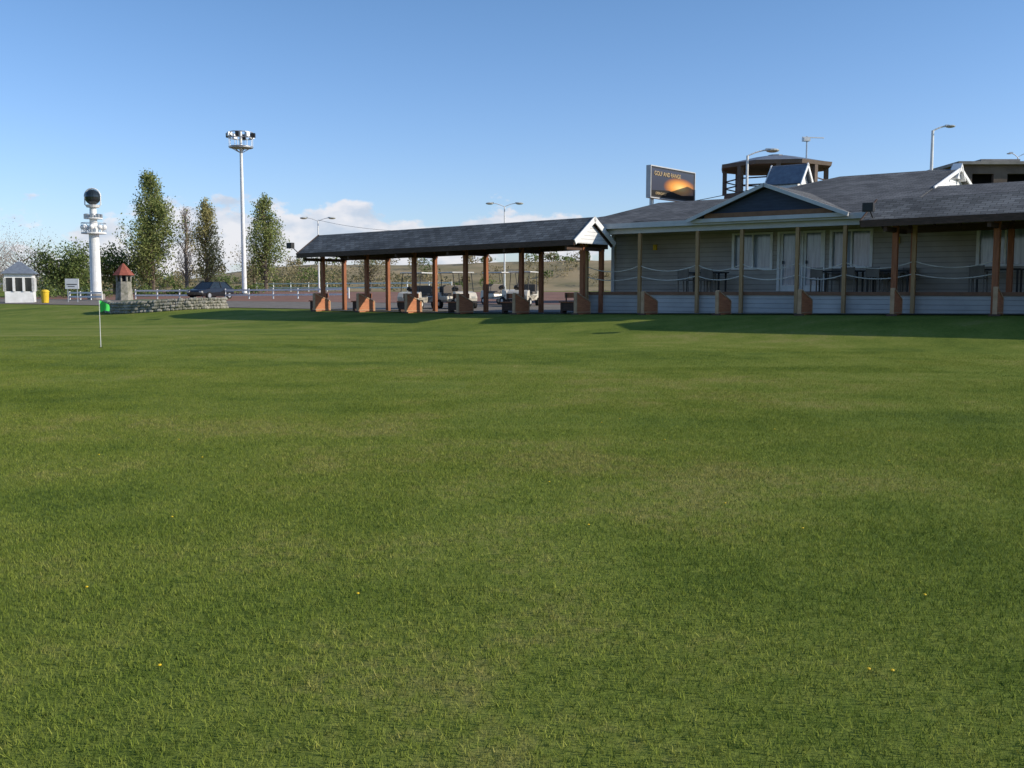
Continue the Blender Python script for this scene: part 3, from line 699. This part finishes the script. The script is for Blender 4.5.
def mass(name,n,xr,yr,hh,rr,k,zf,per=260,ls=.22):
    out=[]
    for _ in range(n):
        X=random.uniform(*xr); Y=random.uniform(*yr); h=random.uniform(*hh); r_=random.uniform(*rr); z=zf(X,Y)
        g_=rng.normal(size=(per,3)); g_/=np.linalg.norm(g_,axis=1)[:,None]; g_*=rng.uniform(.2,1,(per,1))**.5
        g_*=1+.3*np.sin(g_[:,[0]]*5+X)
        out.append(np.stack([X+g_[:,0]*r_,Y+g_[:,1]*r_,z+h*.5+g_[:,2]*h*.5],1))
    leaf_mesh(name,np.concatenate(out),ls,k)
mass('distant_trees',40,(-110,-24),(128,155),(1.5,3.8),(1.5,3),'bush',gz,400,.2)
mass('distant_bare_trees',60,(-110,-12),(120,155),(1.8,4.2),(1.5,2.8),'dry',gz,320,.15)
mass('hill_shrubs',45,(-60,60),(140,178),(.8,2.2),(.8,2.2),'bush',hz,160,.18)
mass('hill_dry_shrubs',80,(-60,60),(135,178),(.8,2.4),(.8,2.2),'dry',hz,160,.17)
mass('hedge',18,(-52,-24),(97,101),(.6,1.2),(.8,1.4),'bush',gz,200,.12)
# ---------------------------------------------------------------- light
EL=math.radians(26); S=Vector((.98,-.19,0)).normalized(); S=Vector((S.x*math.cos(EL),S.y*math.cos(EL),math.sin(EL)))
sl=bpy.data.lights.new('sun','SUN'); sl.energy=5.0; sl.angle=math.radians(.5); sl.color=(1,.91,.77)
so=bpy.data.objects.new('sun',sl); sc.collection.objects.link(so); so.rotation_mode='QUATERNION'; so.rotation_quaternion=S.to_track_quat('Z','Y'); so.location=(30,10,40)
ST=.12
wd=bpy.data.worlds.new('World'); sc.world=wd; wd.use_nodes=True; nt=wd.node_tree; bg=nt.nodes['Background']; bg.inputs[1].default_value=ST
sk=N(nt,'ShaderNodeTexSky',sky_type='NISHITA'); sk.sun_disc=False; sk.sun_elevation=EL; sk.sun_rotation=math.atan2(S.x,S.y); sk.air_density=1.0; sk.dust_density=.5; sk.ozone_density=2.0
tc=N(nt,'ShaderNodeTexCoord'); sp=N(nt,'ShaderNodeSeparateXYZ'); nt.links.new(tc.outputs['Generated'],sp.inputs[0])
tr=N(nt,'ShaderNodeValToRGB'); te=tr.color_ramp.elements; te[0].position=0; te[0].color=(1.06,1.17,1.6,1); te[1].position=.32; te[1].color=(.78,1.03,1.28,1)
nt.links.new(sp.outputs['Z'],tr.inputs[0])
tm=N(nt,'ShaderNodeVectorMath',operation='MULTIPLY'); nt.links.new(sk.outputs[0],tm.inputs[0]); nt.links.new(tr.outputs[0],tm.inputs[1])
mp=N(nt,'ShaderNodeMapping'); mp.inputs['Scale'].default_value=(1,1,1.9); mp.inputs['Location'].default_value=(.35,0,.0); nt.links.new(tc.outputs['Generated'],mp.inputs[0])
no=N(nt,'ShaderNodeTexNoise'); no.inputs['Scale'].default_value=13; no.inputs['Detail'].default_value=9; no.inputs['Roughness'].default_value=.58; nt.links.new(mp.outputs[0],no.inputs['Vector'])
def MR(src,a,b,c=0,d=1,sm=True):
    n=N(nt,'ShaderNodeMapRange'); 
    if sm: n.interpolation_type='SMOOTHSTEP'
    for i,v in enumerate((a,b,c,d)): n.inputs[i+1].default_value=v
    nt.links.new(src,n.inputs[0]); return n.outputs[0]
def MA(op,a,b):
    n=N(nt,'ShaderNodeMath',operation=op)
    for i,s_ in enumerate((a,b)):
        if isinstance(s_,(int,float)): n.inputs[i].default_value=s_
        else: nt.links.new(s_,n.inputs[i])
    return n.outputs[0]
hi=MR(sp.outputs['Z'],.045,.125,0,.36); rt=MR(sp.outputs['X'],.02,.2,0,.2); lf=MR(sp.outputs['X'],-.5,-.3,.07,0)
th=MA('ADD',MA('ADD',MA('ADD',hi,rt),lf),.395)
cl=MR(MA('SUBTRACT',no.outputs['Fac'],th),0,.08)
cl=MA('MULTIPLY',cl,.85)
n2=N(nt,'ShaderNodeTexNoise'); n2.inputs['Scale'].default_value=30; n2.inputs['Detail'].default_value=6; nt.links.new(mp.outputs[0],n2.inputs['Vector'])
cr=N(nt,'ShaderNodeValToRGB'); cr.color_ramp.elements[0].position=.35; cr.color_ramp.elements[1].position=.58; cr.color_ramp.elements[0].color=(.58,.65,.77,1); cr.color_ramp.elements[1].color=(.88,.86,.89,1); nt.links.new(n2.outputs['Fac'],cr.inputs[0])
sc_=N(nt,'ShaderNodeVectorMath',operation='SCALE'); sc_.inputs['Scale'].default_value=1/ST; nt.links.new(cr.outputs[0],sc_.inputs[0])
mx=N(nt,'ShaderNodeMix',data_type='RGBA'); nt.links.new(cl,mx.inputs['Factor']); nt.links.new(tm.outputs[0],mx.inputs['A']); nt.links.new(sc_.outputs[0],mx.inputs['B'])
nt.links.new(mx.outputs['Result'],bg.inputs[0])
# ---------------------------------------------------------------- camera
cd=bpy.data.cameras.new('camera'); cd.sensor_width=36; cd.lens=36*1000/1024; cd.clip_end=6000; cd.clip_start=.05
co=bpy.data.objects.new('camera',cd); sc.collection.objects.link(co); co.location=(0,0,1.6); co.rotation_euler=(math.radians(90)-math.atan(94/1000),0,0); sc.camera=co
print('tiles',cnt)
